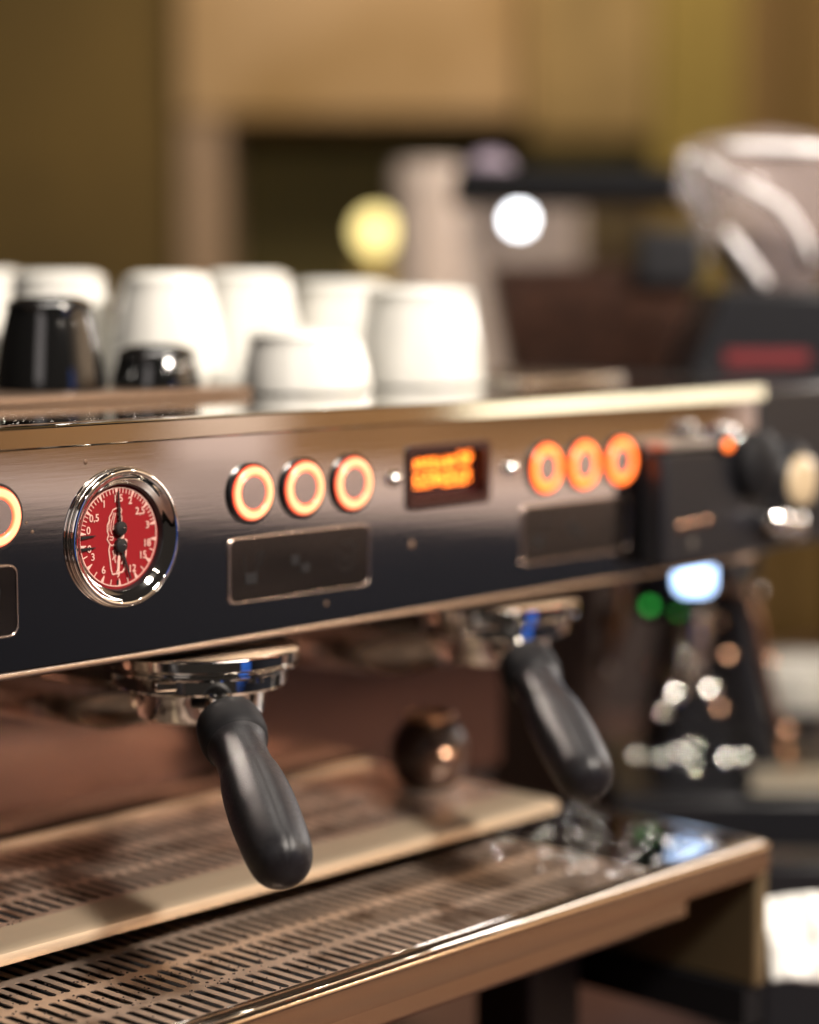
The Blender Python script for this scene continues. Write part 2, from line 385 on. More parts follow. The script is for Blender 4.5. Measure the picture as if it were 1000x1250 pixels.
# --- pressure gauge
ga = thing('g', '', ''); bpy.data.objects.remove(ga)
gp = obj('pressure_gauge', lathe([(.0330,0),(.0344,-.0001),(.0345,-.0006),(.0342,-.0012),(.0336,-.0016),(.0330,-.0017)], 96, 'Y'), CHROMEB, MC, True, (GX,0,GZ), auto=40)
pr = [(.0331,-.0014),(.0337,-.0018),(.0341,-.0025),(.0340,-.0033),(.0335,-.0040),(.0327,-.0043),(.0318,-.0042),(.0311,-.0038),(.0303,-.0028),
      (.0292,-.0018),(.0280,-.0010),(.0266,-.0004),(.0263,-.0001)]
obj('bezel', lathe(pr, 96, 'Y'), CHROME, gp, True)
obj('bezel_inner_wall', lathe([(.0264,-.0003),(.0260,.0002),(.0256,.0032)], 96, 'Y'), mat('black_inner_wall', (.008,.008,.009), .3), gp, True)
obj('dial_face', lathe([(.0258,.0030),(0,.0030)], 96, 'Y'), DIALRED, gp)
YD = .0028
def flat(pts, m, name='dial_mark', y=YD, t=.0002):
    return obj(name, poly_y(pts, y-t, y), m, gp)
def seg(a, b, w_, m=PRINTW, w2=None, name='dial_mark', y=YD, t=.0002):
    d = Vector((b[0]-a[0], b[1]-a[1])).normalized(); n = Vector((-d.y, d.x)); w2 = w_ if w2 is None else w2
    return flat([(a[0]+n.x*w_/2,a[1]+n.y*w_/2),(b[0]+n.x*w2/2,b[1]+n.y*w2/2),(b[0]-n.x*w2/2,b[1]-n.y*w2/2),(a[0]-n.x*w_/2,a[1]-n.y*w_/2)], m, name, y, t)
def pol(r_, a): a = radians(a); return (r_*cos(a), r_*sin(a))
obj('dial_ring', frame_y([pol(.0244,a) for a in range(0,360,4)], [pol(.0239,a) for a in range(0,360,4)], YD-.0002, YD), PRINTW, gp)
NUMS = []
def numeral(txt, x, z, size=.0051):
    c = bpy.data.curves.new('numeral', 'FONT'); c.body = txt; c.size = size; c.align_x = 'CENTER'; c.align_y = 'CENTER'; c.extrude = .00008; c.offset = .00003
    o = bpy.data.objects.new('numeral', c); COL.objects.link(o); c.materials.append(PRINTW)
    o.parent = gp; o.location = (x, YD-.0002, z); o.rotation_euler = (radians(90),0,0); NUMS.append(o); return o
UP = [('0',176),('0,5',146),('1',118),('1,5',90),('2',66),('2,5',40),('3',10)]
UPA = [172,145,118,92,66,40,13]
for i, (t, a) in enumerate(UP):
    R = .0188 if t not in ('0,5','2,5') else .0182
    x, z = pol(R, a); z = max(z, .0044) if t in ('0','3') else z
    numeral(t, x, z)
for i in range(31):
    a = 172 + (13-172)*i/30
    if i % 5 == 0: seg(pol(.0205,a), pol(.0240,a), .0004, w2=.0017)
    else: seg(pol(.0215,a), pol(.0240,a), .0004)
LO = [('0',184),('3',208),('6',238),('9',268),('12',297),('15',326),('18',349)]
for t, a in LO:
    x, z = pol(.0184, a); z = min(z, -.0046) if t in ('0','18') else z
    numeral(t, x, z)
for i in range(13):
    a = 188 + (353-188)*i/12
    if i % 2 == 0: seg(pol(.0205,a), pol(.0240,a), .0003, w2=.0019)
    else: seg(pol(.0212,a), pol(.0240,a), .0005)
# pointer stops on the left
for dz in (.0014, -.0044): seg((-.0235,dz), (-.0150,dz+.0004), .0016, NEEDLE, .0004, 'pointer_stop', YD-.0004, .0006)
seg(pol(.0212,268), pol(.0236,268), .0012, NEEDLE, .0012, 'pointer_stop')
# lion-and-shield emblem as line work (traced loosely in dial millimetres)
def mmline(pts, w_=.0005, close=False):
    pts = [(x*.001, z*.001) for x, z in pts]
    if close: pts = pts + [pts[0]]
    for a, b in zip(pts, pts[1:]): seg(a, b, w_, name='emblem_line')
mmline([(-1.2,14.2),(-3.4,13.4),(-4.4,11.5),(-5.6,10.2),(-5.9,8.0),(-7.0,6.2),(-7.0,3.4),(-6.2,1.4),(-7.2,-.6),(-5.4,-3.2),(-4.2,-4.0),(-2.4,-3.4)])
mmline([(-1.2,14.2),(1.4,14.4),(2.2,13.2),(1.6,11.0),(2.3,9.0),(2.0,6.5)])
mmline([(-2.6,12.2),(-3.6,9.6),(-4.6,7.2),(-4.9,4.0),(-4.2,1.6)], .00036)
mmline([(-1.6,12.0),(-2.6,9.0),(-3.2,6.5),(-3.4,3.6)], .00036)
mmline([(-5.2,9.0),(-6.0,6.4),(-6.0,3.2)], .0003)
mmline([(.4,12.6),(-.4,11.0),(.8,10.0),(-.2,8.4)], .0003)
mmline([(-5.6,.6),(-3.2,.2),(-3.8,-1.4),(-5.6,-.9)], .0004)
mmline([(-5.4,-3.2),(-6.2,-5.8),(-4.9,-15.6),(-4.0,-18.2),(2.4,-17.4),(3.6,-15.4),(4.6,-8.0),(5.2,-2.0),(4.0,-1.4),(2.2,-3.0)], .00062)
mmline([(-3.8,-6.4),(-3.0,-9.5),(-4.0,-11.0)], .0004)
mmline([(-2.4,-6.0),(-2.0,-9.0),(-2.8,-10.4),(-2.0,-12.8)], .00045)
mmline([(.4,-6.0),(-.2,-9.0),(-1.4,-16.6)], .0004)
flat([(-.0018,-.0172),(.0002,-.0168),(.0009,-.0098),(.0003,-.0080)], PRINTW, 'emblem_line')
mmline([(3.0,-6.5),(2.2,-9.6),(3.0,-11.2),(1.6,-13.5)], .00045)
flat([(-.0002,.0056),(.0022,.0052),(.0024,.0012),(.0004,-.0010),(.0028,-.0022),(.0036,.0000),(.0030,.0042)], PRINTW, 'emblem_line')
bpy.context.view_layer.update(); dg = bpy.context.evaluated_depsgraph_get()
for o in NUMS:
    me = bpy.data.meshes.new_from_object(o.evaluated_get(dg)); n = bpy.data.objects.new('numeral', me); COL.objects.link(n)
    n.parent = gp; n.location = o.location; n.rotation_euler = o.rotation_euler
    bpy.data.objects.remove(o)
for i, o in enumerate([c_ for c_ in gp.children if c_.data.name.startswith('numeral') or c_.name.startswith('numeral')]): o.name = 'numeral_print'
# needles on two hubs
h1 = (.0004, .0042); h2 = (.0004, -.0042)
for (hx, hz), ang, ln in ((h1, 93, .0185), (h2, -70, .0180)):
    n = obj('needle', lathe([(.0034,.0026),(.0035,.0006),(.0030,.0000),(.0010,-.0003),(0,-.0003)], 32, 'Y'), NEEDLE, gp, True, (hx,0,hz), auto=40)
    d = pol(1, ang)
    b_ = seg((hx-d[0]*.004,hz-d[1]*.004), (hx+d[0]*ln,hz+d[1]*ln), .0018, NEEDLE, .0008, 'needle_pointer', YD-.0010, .0004)
    obj('needle_pin', lathe([(.0006,-.0003),(.0005,-.0008),(0,-.0009)], 12, 'Y'), CHROME, gp, True, (hx+.0008,0,hz+.0004))

# --- group heads
def group_head(x, y):
    g_ = obj('group_head', lathe([(0,.3436),(.0500,.3436),(.0515,.3432),(.0525,.3424),(.0525,.3376),(.0515,.3368),(.0498,.3363),(.0498,.3355),(.0518,.3350),(.0518,.3338),(.0500,.3330),(.036,.3330),(.036,.344),(0,.344)][:-2]+[(0,.3330)], 96), CHROME, MC, True, (x,y,.0107), auto=30); g_.scale = (.98,.98,.98)
    obj('group_neck', tube([(0,.035,.318+.0),(0,.07,.318),(0,.165,.320)], [.020,.030,.036], 32), CHROMEB, g_, True, auto=40)
    for a in (20, 160, 265):
        obj('collar_bolt', lathe([(.0045,.330),(.0045,.336),(0,.3365)][::-1]+[(.0045,.330),(0,.330)], 12), CHROMEB, g_, True, (.046*cos(radians(a)), .046*sin(radians(a)), 0), auto=30)
    return g_
GRP = [(.0695,.0225), (.3050,.0225), (-.166,.0225)]
for x, y in GRP: group_head(x, y)

# --- control box and steam knob at the right end
cb = obj('control_box', bx(.418, .545, -.020, -.0012, .3575, .432), BLKPL, MC, bevel=.004)
obj('control_box_lid', bx(.418, .4720, -.024, -.0015, .4325, .4365), GREYST, cb, bevel=.001)
for k in range(3): obj('control_icon', lathe([(.0034,-.0205),(.0026,-.0216),(0,-.0220)], 16, 'Y'), COPPER, cb, True, (.4365+k*.0140, 0, .3830+k*.0008))
obj('control_icon', lathe([(.0036,-.0205),(0,-.0212)], 16, 'Y'), mat('dull_icon', (.08,.07,.06), .5), cb, True, (.449,0,.3715))
obj('indicator_light', lathe([(.0034,-.024),(.0030,-.0262),(0,-.0270)], 24, 'Y'), ORLED, cb, True, (.4800, 0, .4322))
obj('indicator_bezel', lathe([(.006,-.018),(.0055,-.024),(.0034,-.0245)], 24, 'Y'), BLKPL, cb, True, (.4800, 0, .4322))
for x, z, r_ in ((.488,.4405,.0052),(.4975,.4355,.0045)):
    obj('valve_nut', lathe([(0,-.024),(r_*.8,-.023),(r_,-.018),(r_,-.010),(0,-.009)], 16, 'Y'), CHROME, cb, True, (x,0,z))
for x, z, r_, y in ((.515,.418,.022,-.034),):
    obj('valve_knob', lathe([(0,y),(r_*.7,y+.001),(r_,y+.006),(r_,y+.016),(r_*.6,y+.022),(0,y+.023)], 32, 'Y'), BLKMAT, cb, True, (x,0,z), auto=40)
kn = obj('steam_knob', lathe([(0,-.052),(.020,-.051),(.026,-.044),(.027,-.030),(.024,-.018),(.012,-.014),(.010,.012)], 48, 'Y'), BLKPL, MC, True, (.5600,.022,.4040), auto=40)
obj('knob_cap', lathe([(.0175,-.0515),(.0170,-.0535),(.010,-.0548),(0,-.0552)], 48, 'Y'), CREAM, kn, True)
obj('steam_joint', tube([(-.040,-.050,-.022),(-.012,-.050,-.028)], .0085, 20), CHROME, kn, True)
obj('steam_joint_ball', lathe([(0,-.010),(.006,-.008),(.0095,0),(.006,.008),(0,.010)], 24), CHROME, kn, True, (-.006,-.050,-.0290))
obj('valve_stem', tube([(0,-.014,0),(0,-.001,0)], .012, 20), BLKPL, kn, True, auto=40)

# --- drip tray, grates
TR = thing('drip_tray', '', '')  # placeholder replaced below
bpy.data.objects.remove(TR)
TX0, TX1 = -.36, 0.4075
def grate(name, x0, x1, y0, y1, z, yrows, xs0, xs1, parent, m=GRATE, pitch=.00838, sl=.0298, sw=.0043, th=.0006):
    "plate with rounded slots cut through it"
    bm = bmesh.new()
    cell_h = .0358; r_ = sw/2; n = int(round((xs1-xs0)/pitch)); V = {}
    def gv(x, y, zz=0):
        k = (round(x*1e6), round(y*1e6), round(zz*1e6))
        if k not in V: V[k] = bm.verts.new((x, y, z+zz))
        return V[k]
    ys = [y0]
    for yc in yrows: ys += [yc-cell_h/2, yc+cell_h/2]
    ys = sorted(set(round(v, 6) for v in ys + [y1]))
    for yc in yrows:
        for i in range(n):
            xc = xs0 + (i+.5)*pitch; hx = pitch/2; hy = cell_h/2; L = sl/2 - r_
            inn, out = [], []
            for k in range(5): a = pi*k/4; inn.append((xc+r_*cos(a), yc+L+r_*sin(a)))
            out += [(xc+hx, yc+L), (xc+hx, yc+hy), (xc, yc+hy), (xc-hx, yc+hy), (xc-hx, yc+L)]
            for k in range(5): a = pi+pi*k/4; inn.append((xc+r_*cos(a), yc-L+r_*sin(a)))
            out += [(xc-hx, yc-L), (xc-hx, yc-hy), (xc, yc-hy), (xc+hx, yc-hy), (xc+hx, yc-L)]
            I = [bm.verts.new((x, y, z)) for x, y in inn]; J = [bm.verts.new((x*1.0, y, z-th)) for x, y in inn]
            O = [gv(x, y) for x, y in out]
            for k in range(10):
                q = (k+1) % 10
                bm.faces.new((O[k], O[q], I[q], I[k])); bm.faces.new((I[k], I[q], J[q], J[k]))
    def quad(a, b, c, d):
        if b-a > 1e-5 and d-c > 1e-5: bm.faces.new([bm.verts.new(p_) for p_ in ((a,c,z),(b,c,z),(b,d,z),(a,d,z))])
    xe = xs0+n*pitch; ya = min(yrows)-cell_h/2; yb = max(yrows)+cell_h/2
    quad(x0, xs0, y0, y1); quad(xe, x1, y0, y1); quad(xs0, xe, y0, ya); quad(xs0, xe, yb, y1)
    bmesh.ops.recalc_face_normals(bm, faces=[f for f in bm.faces])
    for f in bm.faces:
        if abs(f.normal.z) > .9 and f.normal.z < 0: f.normal_flip()
    return obj(name, bm, m, parent)
GZL, GZS = 0.2, 0.2205          # heights of the lower grate and of the raised one
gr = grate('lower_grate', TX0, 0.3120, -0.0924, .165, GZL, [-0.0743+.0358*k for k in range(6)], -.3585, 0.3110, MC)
obj('end_plate', bx(0.3122, TX1-.0045, -0.0924, .165, GZL-.002, GZL), mat('dark_polished_end_plate', (.34,.32,.32), .09, 1, rvary=(30,.05,.13)), MC)
obj('drain_pan', bx(TX0, TX1-.006, -0.091, .165, GZL-.015, GZL-.011), PAN, MC)
# front rail: rolled steel edge
prof = [(-0.0925,0.1974),(-0.0927,0.2005),(-0.0947,0.2017),(-0.0985,0.2018),(-0.0996,0.2009),(-0.1009,0.2002),(-0.1031,0.2005)]
for i in range(7):
    a = radians(90+90*i/6); prof.append((-0.1045+.0033*cos(a), 0.1979+.0033*sin(a)))
prof += [(-0.1078,0.1860),(-0.1073,0.1834),(-0.1040,0.1823),(-0.0925,0.1823)]
obj('rail_highlight', tube([(TX0,-.1035,GZL+.0011),(TX1-.001,-.1035,GZL+.0011)], .0013, 12), CHROME, MC, True)  # added chrome tubes, standing in for bright highlight lines along the rail
obj('rail_highlight', tube([(TX0,-.0935,GZL+.0010),(TX1-.001,-.0935,GZL+.0010)], .0008, 12), CHROME, MC, True)
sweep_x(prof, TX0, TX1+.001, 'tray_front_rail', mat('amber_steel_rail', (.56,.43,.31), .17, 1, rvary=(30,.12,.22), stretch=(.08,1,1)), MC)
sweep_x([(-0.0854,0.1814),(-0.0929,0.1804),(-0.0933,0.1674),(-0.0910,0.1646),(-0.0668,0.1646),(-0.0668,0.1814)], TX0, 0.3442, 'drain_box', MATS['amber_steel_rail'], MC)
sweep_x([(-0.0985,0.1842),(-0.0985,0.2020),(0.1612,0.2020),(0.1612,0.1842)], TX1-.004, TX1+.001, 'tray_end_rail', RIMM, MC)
# raised rear shelf
SX1 = 0.3450
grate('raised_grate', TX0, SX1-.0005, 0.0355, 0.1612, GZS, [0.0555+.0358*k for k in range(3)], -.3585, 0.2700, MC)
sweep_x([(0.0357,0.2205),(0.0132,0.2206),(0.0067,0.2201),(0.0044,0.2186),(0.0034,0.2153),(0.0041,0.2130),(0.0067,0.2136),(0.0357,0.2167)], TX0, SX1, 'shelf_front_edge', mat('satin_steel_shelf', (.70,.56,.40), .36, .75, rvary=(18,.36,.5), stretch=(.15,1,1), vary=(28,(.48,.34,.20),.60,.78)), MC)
obj('shelf_underside', bx(TX0, SX1-.006, 0.0359, 0.1621, GZS-.0075, GZS-.0037), PAN, MC)
sweep_x([(0.1613,0.2195),(0.1613,0.2237),(0.1639,0.2251),(0.1881,0.2253),(0.1881,0.2195)], TX0, SX1, 'shelf_back_edge', RIMM, MC)
for x in (.33, .14, -.14): obj('shelf_leg', bx(x, x+.006, .040, .155, GZL+.0002, GZS-.0077), PAN, MC)

# ================================================================== WATER DROPLETS (stuff)
bm = bmesh.new()
def drop(x, y, z, r_):
    m_ = Matrix.Translation((x, y, z)) @ Matrix.Diagonal((r_, r_, r_*.34, 1))
    bmesh.ops.create_icosphere(bm, subdivisions=2, radius=1, matrix=m_)
for k in range(260):
    x = random.uniform(.27, .402); y = random.uniform(-.088, .155); drop(x, y, GZL+.0001, random.uniform(.0008, .0030))
for k in range(120):
    drop(random.uniform(.20,.342), random.uniform(.04,.155), GZS+.0001, random.uniform(.0006,.0018))
for k in range(240):
    drop(random.uniform(-.13,.17), random.uniform(.02,.13), .46752, random.uniform(.0002,.0005))
o = obj('water_droplets', bm, mat('water_drops', (.90,.90,.90), .05, 1), None, True); o['kind'] = 'stuff'

bm = bmesh.new()
for k in range(520):
    cxy = random.choice(((-.05,-.04),(.01,-.01),(.04,-.06),(.12,-.03),(-.09,.0),(.0,.07),(.08,.09),(-.05,.06)))
    x = random.gauss(cxy[0], .035); y = random.gauss(cxy[1], .018); z = GZL if y < .0 else GZS
    if not (-.09 < y < .15) or .0 < y < .036: continue
    r_ = random.uniform(.0003, .0008)
    bmesh.ops.create_icosphere(bm, subdivisions=1, radius=1, matrix=Matrix.Translation((x,y,z+.0002)) @ Matrix.Rotation(random.random()*3,4,'Z') @ Matrix.Diagonal((r_*1.3, r_*.8, r_*.7, 1)))
o = obj('coffee_grounds', bm, mat('coffee_ground', (.03,.014,.009), .7), None); o['kind'] = 'stuff'

# ================================================================== PORTAFILTERS
def blend(a, b, t): return a + (b-a)*max(0, min(1, t))
def portafilter(x, y, rotz, label):
    "local: handle runs along -y and downwards; origin at the basket centre, z from the counter"
    t = thing('portafilter', label, 'portafilter', (x, y, 0), rotz, 'portafilters locked into the espresso machine'); t.scale = (.98,.98,.98); t.location.z = .0107
    obj('filter_ring', lathe([(.0,.3328),(.0455,.3328),(.0465,.3318),(.0465,.3252),(.0455,.3238),(.0380,.3225),(.0350,.3215)], 96), CHROME, t, True, auto=35)
    obj('basket', lathe([(.0350,.3220),(.0346,.3180),(.0344,.3110),(.0336,.3080),(.0310,.3062),(.0280,.3055),(0,.3055)], 96), CHROME, t, True, auto=40)
    for a in (55, 235):
        obj('locking_lug', bx(-.008,.008,-.004,.006,.3270,.3322), CHROMEB, t, loc=(.045*cos(radians(a)), .045*sin(radians(a)), 0), bevel=.0015)
    tilt = radians(24.5); ax = Vector((0, -cos(tilt), -sin(tilt)))
    p0 = Vector((0, -.0630, .3110))
    obj('neck', tube([(0,-.031,.3190),(0,-.042,.3180),tuple(p0-ax*.004)], [.0100,.0085,.0085], 24), CHROME, t, True, auto=50)
    obj('neck_bracket', tube([(-.012,-.034,.3200),(0,-.046,.3215),(.012,-.034,.3200)], .0035, 12), BLKPL, t, True)
    # handle: one skin from the collar to the rounded tip
    prof = [(0,-.006),(.0095,-.006),(.0128,-.0045),(.0148,-.0015),(.0152,.002),(.0152,.009),(.0147,.0135),(.0134,.0165),(.0126,.0195),(.0123,.0240),(.0124,.0300),(.0127,.0355),(.0132,.0395),
            (.0139,.0425),(.0145,.0460),(.0150,.0510),(.0155,.0580),(.0158,.0660),(.0159,.0740),(.0157,.0820),(.0155,.0900),(.0152,.0970),(.0147,.1030),(.0138,.1080),(.0121,.1122),(.0094,.1153),(.0056,.1170),(0,.1178)]
    bm = bmesh.new(); seg_ = 96; rings = []
    up = Vector((0, -sin(tilt), cos(tilt))) * 1.0
    up = (Vector((0,0,1)) - ax*Vector((0,0,1)).dot(ax)).normalized(); sd = ax.cross(up)
    for r_, s in prof:
        r_ *= 1.10
        g2 = blend(0, 1, (s-.016)/.03)            # grip shape fades in past the collar
        if r_ < 1e-6: rings.append([bm.verts.new(p0+ax*s)]); continue
        ring = []
        for i in range(seg_):
            a = 2*pi*i/seg_
            rr = r_*(1 + g2*(.028*cos(2*a) - .004*cos(4*a+.3)))
            da = abs((a+pi) % (2*pi) - pi)        # moulding seam on top
            rr -= .00028*g2*math.exp(-(da/.035)**2)
            if da < .5: rr += .00025*g2*math.exp(-((da-.20)/.14)**2)
            ring.append(bm.verts.new(p0 + ax*s + up*rr*cos(a) + sd*rr*sin(a)))
        rings.append(ring)
    for A, B in zip(rings, rings[1:]):
        for i in range(seg_):
            j = (i+1) % seg_
            if len(A) == 1: bm.faces.new((A[0], B[j], B[i]))
            elif len(B) == 1: bm.faces.new((A[i], A[j], B[0]))
            else: bm.faces.new((A[i], A[j], B[j], B[i]))
    bmesh.ops.recalc_face_normals(bm, faces=bm.faces)
    h = obj('handle', bm, BLACK, t, True)
    md = h.modifiers.new('sub', 'SUBSURF'); md.levels = 1; md.render_levels = 2
    c = obj('collar', lathe([(.0100,-.0075),(.0142,-.0072),(.0168,-.004),(.0174,.001),(.0174,.0085),(.0167,.0130),(.0152,.0155),(.0135,.0162)], 64), BLKMAT, t, True, auto=50)
    c.matrix_local = Matrix.Translation(p0) @ ax.to_track_quat('Z','Y').to_matrix().to_4x4()
    return t
portafilter(GRP[0][0], GRP[0][1], atan2(-.48, .875)*1.0, 'sharp portafilter with black grip hanging just right of the red pressure gauge')
portafilter(GRP[1][0], GRP[1][1], radians(-31), 'blurred portafilter with black grip hanging below the orange display')
portafilter(GRP[2][0], GRP[2][1], atan2(-.48, .875)*1.0, 'portafilter at the far left end of the espresso machine')

# ================================================================== CUPS (upside down on the machine)
def cup_mesh(rb, rt, h):
    "rb: rim radius (down, on the shelf), rt: foot side (up)"
    p_ = [(rb-.0018,.002),(rb-.0008,.0004),(rb,.0012)]
    for i in range(9):
        t = i/8; p_.append((rb + (rt-rb)*(t**1.5)*.9 - .0*t, .0012+(h-.008)*t))
    p_ += [(rt+.002,h-.0045),(rt-.001,h-.0022),(rt-.004,h-.0012),(rt-.006,h),(rt-.0075,h),(rt-.009,h-.0015),(0,h-.0018)]
    return lathe(p_, 72)
def cup(x, y, rb, rt, h, m, label, grp, z=.4677, handle=None, tilt=0):
    t = thing('cup', label, 'cup', (x, y, z), 0, grp)
    obj('cup_body', cup_mesh(rb, rt, h), m, t, True, auto=70)
    if handle is not None:
        a = radians(handle); d = Vector((cos(a), sin(a), 0)); z1, z2 = h*.25, h*.78
        obj('handle', tube(bez(d*(rb-.004)+Vector((0,0,z1)), d*(rb+.026)+Vector((0,0,z1-.004)), d*(rb+.022)+Vector((0,0,z2+.006)), d*(rt-.001)+Vector((0,0,z2))), .0042, 14), m, t, True)
    return t
BG, WG = 'black cups upside down on the machine', 'white cups upside down on the machine'
cup(.1193,.2066,.0325,.0235,.0540,BLKGL,'tall glossy black cup upside down at the left end of the cup row',BG,.4732)
cup(.1810,.1840,.0270,.0225,.0250,BLKGL,'low glossy black cup upside down beside the tall black one',BG,.4732)
cup(.2870,.4977,.0400,.0300,.0780,WHITE,'white cup cut by the left picture edge behind the tall black cup',WG)
cup(.2520,.3640,.0400,.0300,.0760,WHITE,'white cup upside down directly behind the tall black cup',WG)
cup(.2753,.2800,.0405,.0275,.0750,WHITE,'large white cup upside down directly behind the low black cup',WG)
cup(.3650,.2990,.0400,.0290,.0765,WHITE,'white cup third from the left in the back row of cups',WG)
cup(.2830,.1590,.0420,.0350,.0390,WHITE,'low white cup in the middle in front of the taller white cups',WG)
cup(.3950,.1630,.0430,.0350,.0655,WHITE,'wide white cup at the right end of the cup row',WG)
cup(.4550,.2950,.0420,.0350,.0700,WHITE,'white cup behind the wide white one near the right end of the row',WG)

# ================================================================== ROUND VESSEL behind second portafilter
t = thing('server', 'small round dark amber server behind the second portafilter', 'jug', (.318,.086,GZS+.0005))
obj('body', lathe([(0,0),(.014,0),(.021,.006),(.0245,.018),(.0235,.030),(.019,.038),(.015,.042),(.013,.042)], 48), GLASS, t, True)

obj('rim', lathe([(.013,.042),(.0155,.0435),(.0165,.046),(.014,.047)], 48), COPPER, t, True)

# ================================================================== RIGHT GRINDER (black body, clear cone hopper)
G2 = thing('coffee_grinder', 'black coffee grinder with blue white display and cone shaped clear hopper', 'coffee grinder', (.7164,.1261,.0433), VIEWROT)
G2.scale = (.919,.919,.919)
def fr(bm, b, t_):  # frustum from (x0,x1,y0,y1,z) to same
    B = [bm.verts.new(p_) for p_ in ((b[0],b[2],b[4]),(b[1],b[2],b[4]),(b[1],b[3],b[4]),(b[0],b[3],b[4]))]
    T = [bm.verts.new(p_) for p_ in ((t_[0],t_[2],t_[4]),(t_[1],t_[2],t_[4]),(t_[1],t_[3],t_[4]),(t_[0],t_[3],t_[4]))]
    bm.faces.new(B[::-1]); bm.faces.new(T)
    for i in range(4): j = (i+1) % 4; bm.faces.new((B[i],B[j],T[j],T[i]))
    return bm
obj('body', fr(bmesh.new(), (-.062,.048,.03,.20,.10), (-.036,.010,.03,.20,.30)), BLKPL, G2, bevel=.008)
obj('base', bx(-.105,.11,-.035,.22,-.047,.112), BLKPL, G2, bevel=.008)
obj('spine', bx(-.03,.028,.06,.19,.28,.46), BLKPL, G2, bevel=.006)
obj('housing', fr(bmesh.new(), (-.050,.16,.02,.20,.44), (-.012,.15,.02,.20,.530)), BLKPL, G2, bevel=.006)
bd = obj('badge', bx(-.010,.060,.0165,.0195,.4675,.4795), REDSTR, G2)
hp = obj('hopper', lathe([(.030,.515),(.036,.530),(.060,.575),(.078,.615),(.082,.640),(.080,.652),(.060,.660),(.058,.657),(.078,.648),(.079,.640),(.075,.616),(.057,.577),(.033,.531),(.028,.515)], 48), CLEARP, G2, True, (.040,.09,0), auto=50)
for v in hp.data.vertices:      # creased, uneven clear plastic
    a_ = atan2(v.co.y, v.co.x); k_ = .0045*sin(5*a_+v.co.z*60)+.003*sin(11*a_-v.co.z*90)
    v.co.x += k_*cos(a_); v.co.y += k_*sin(a_); v.co.z += .004*sin(3*a_+1)*(v.co.z > .6)
for (a0, z0, a1, z1) in ((194,.645,204,.590),(204,.643,262,.600),(262,.600,292,.556),(214,.580,246,.535),(300,.64,318,.590),(226,.648,300,.644)):
    pts = []
    for i in range(8):
        t_ = i/7; a = radians(a0+(a1-a0)*t_); z = z0+(z1-z0)*t_; r_ = blend(.041,.083,(z-.53)/.10)
        pts.append((.045+r_*cos(a), .09+r_*sin(a), z))
    obj('hopper_fold_highlight', tube(pts, .0045, 10), mat('ridge_highlight', (.95,.92,.92), .15, spec=1.0), G2, True)  # white tubes along the folds stand in for highlight streaks
obj('hopper_beans', lathe([(0,.520),(.026,.520),(.034,.538),(.050,.563),(.054,.572),(0,.580)], 32), BEANS, G2, True, (.045,.09,0))
def glint_cap(name, parent, pos, r_, m=None, sc=1.0):
    "shallow polished cap, added and tilted to catch the key light as a glint"
    n_ = Vector((-.54, -.74, .40)); n_.rotate(Matrix.Rotation(-VIEWROT, 3, 'Z'))
    R_ = r_*2.6; pr_ = [(0, 0)]
    for i in range(1, 7):
        q = r_*i/6; pr_.append((q, sqrt(R_*R_-q*q)-R_))
    pr_ += [(r_*1.02, pr_[-1][1]-.001), (r_*.9, pr_[-1][1]-.004), (0, pr_[-1][1]-.004)]
    o_ = obj(name, lathe(pr_, 24), m or CHROME, parent, True, auto=40)
    o_.matrix_local = Matrix.Translation(pos) @ n_.to_track_quat('Z','Y').to_matrix().to_4x4(); return o_
glint_cap('side_glint', t, (-.002,-.0235,.026), .0060, COPPER).matrix_local = Matrix.Translation((-.010,-.0225,.026)) @ Vector((-.45,-.79,.49)).to_track_quat('Z','Y').to_matrix().to_4x4()  # copper cap added to the vessel for one round glint
# lit display, green lamp
obj('lit_display', poly_y(rrect(-.036,.2930,.030,.030,.008), -.006, -.002), BLUEW, G2)
obj('display_head', bx(-.085,.000,-.0015,.05,.255,.312), BLKPL, G2, bevel=.005)
obj('green_lamp', lathe([(.0036,-.002),(.003,-.0045),(0,-.005)], 20, 'Y'), GREEN, G2, True, (-.073,0,.267))
for (x, z, r_, m_) in ((-.012,.232,.0045,COPPER),(-.050,.232,.0040,CHROME),(.024,.228,.0034,COPPER),(.036,.172,.0042,COPPER),(-.078,.222,.0036,COPPER),(-.066,.186,.0034,CHROMEB),(-.020,.190,.0040,COPPER),(.012,.286,.0040,CHROME),(-.088,.150,.0034,CHROMEB)):
    glint_cap('housing_glint', G2, (x,-.052 if z < .2 else -.040,z), r_, m_)  # added caps that make round glints rather than fasten anything
# spout, fork and dosing bits
obj('spout', lathe([(.014,.255),(.018,.245),(.014,.225),(.008,.205),(.007,.200)], 32), CHROMEB, G2, True, (-.040,-.010,0))
obj('spout_nut', lathe([(0,.268),(.016,.268),(.018,.262),(.016,.256),(0,.256)], 8), CHROMEB, G2, True, (-.036,-.014,0), auto=30)
for x in (-.056,-.029): obj('fork_arm', tube([(x,-.012,.207),(x,-.050,.205)], .0058, 16), CHROME, G2, True, auto=60)
for x, z in ((-.057,.203),(-.029,.207)): glint_cap('fork_tip_glint', G2, (x,-.056,z), .0060)
glint_cap('spout_glint', G2, (-.038,-.034,.262), .0052); glint_cap('spout_glint', G2, (-.020,-.030,.258), .0040, COPPER)
for x, z, r_ in ((-.014,.147,.008),(.000,.148,.007),(-.040,.157,.007),(-.052,.152,.007),(-.066,.147,.006),(-.041,.140,.006)):
    glint_cap('tray_glint', G2, (x,-.047,z), r_*.55)  # more added caps, angled for glints along the tray
obj('side_loop', tube([(-.030,.0,.276),(-.012,-.004,.284),(.006,-.006,.277),(.016,-.008,.255),(.026,-.010,.205),(.036,-.014,.165),(.046,-.016,.130)], .0042, 14), COPPER, G2, True)
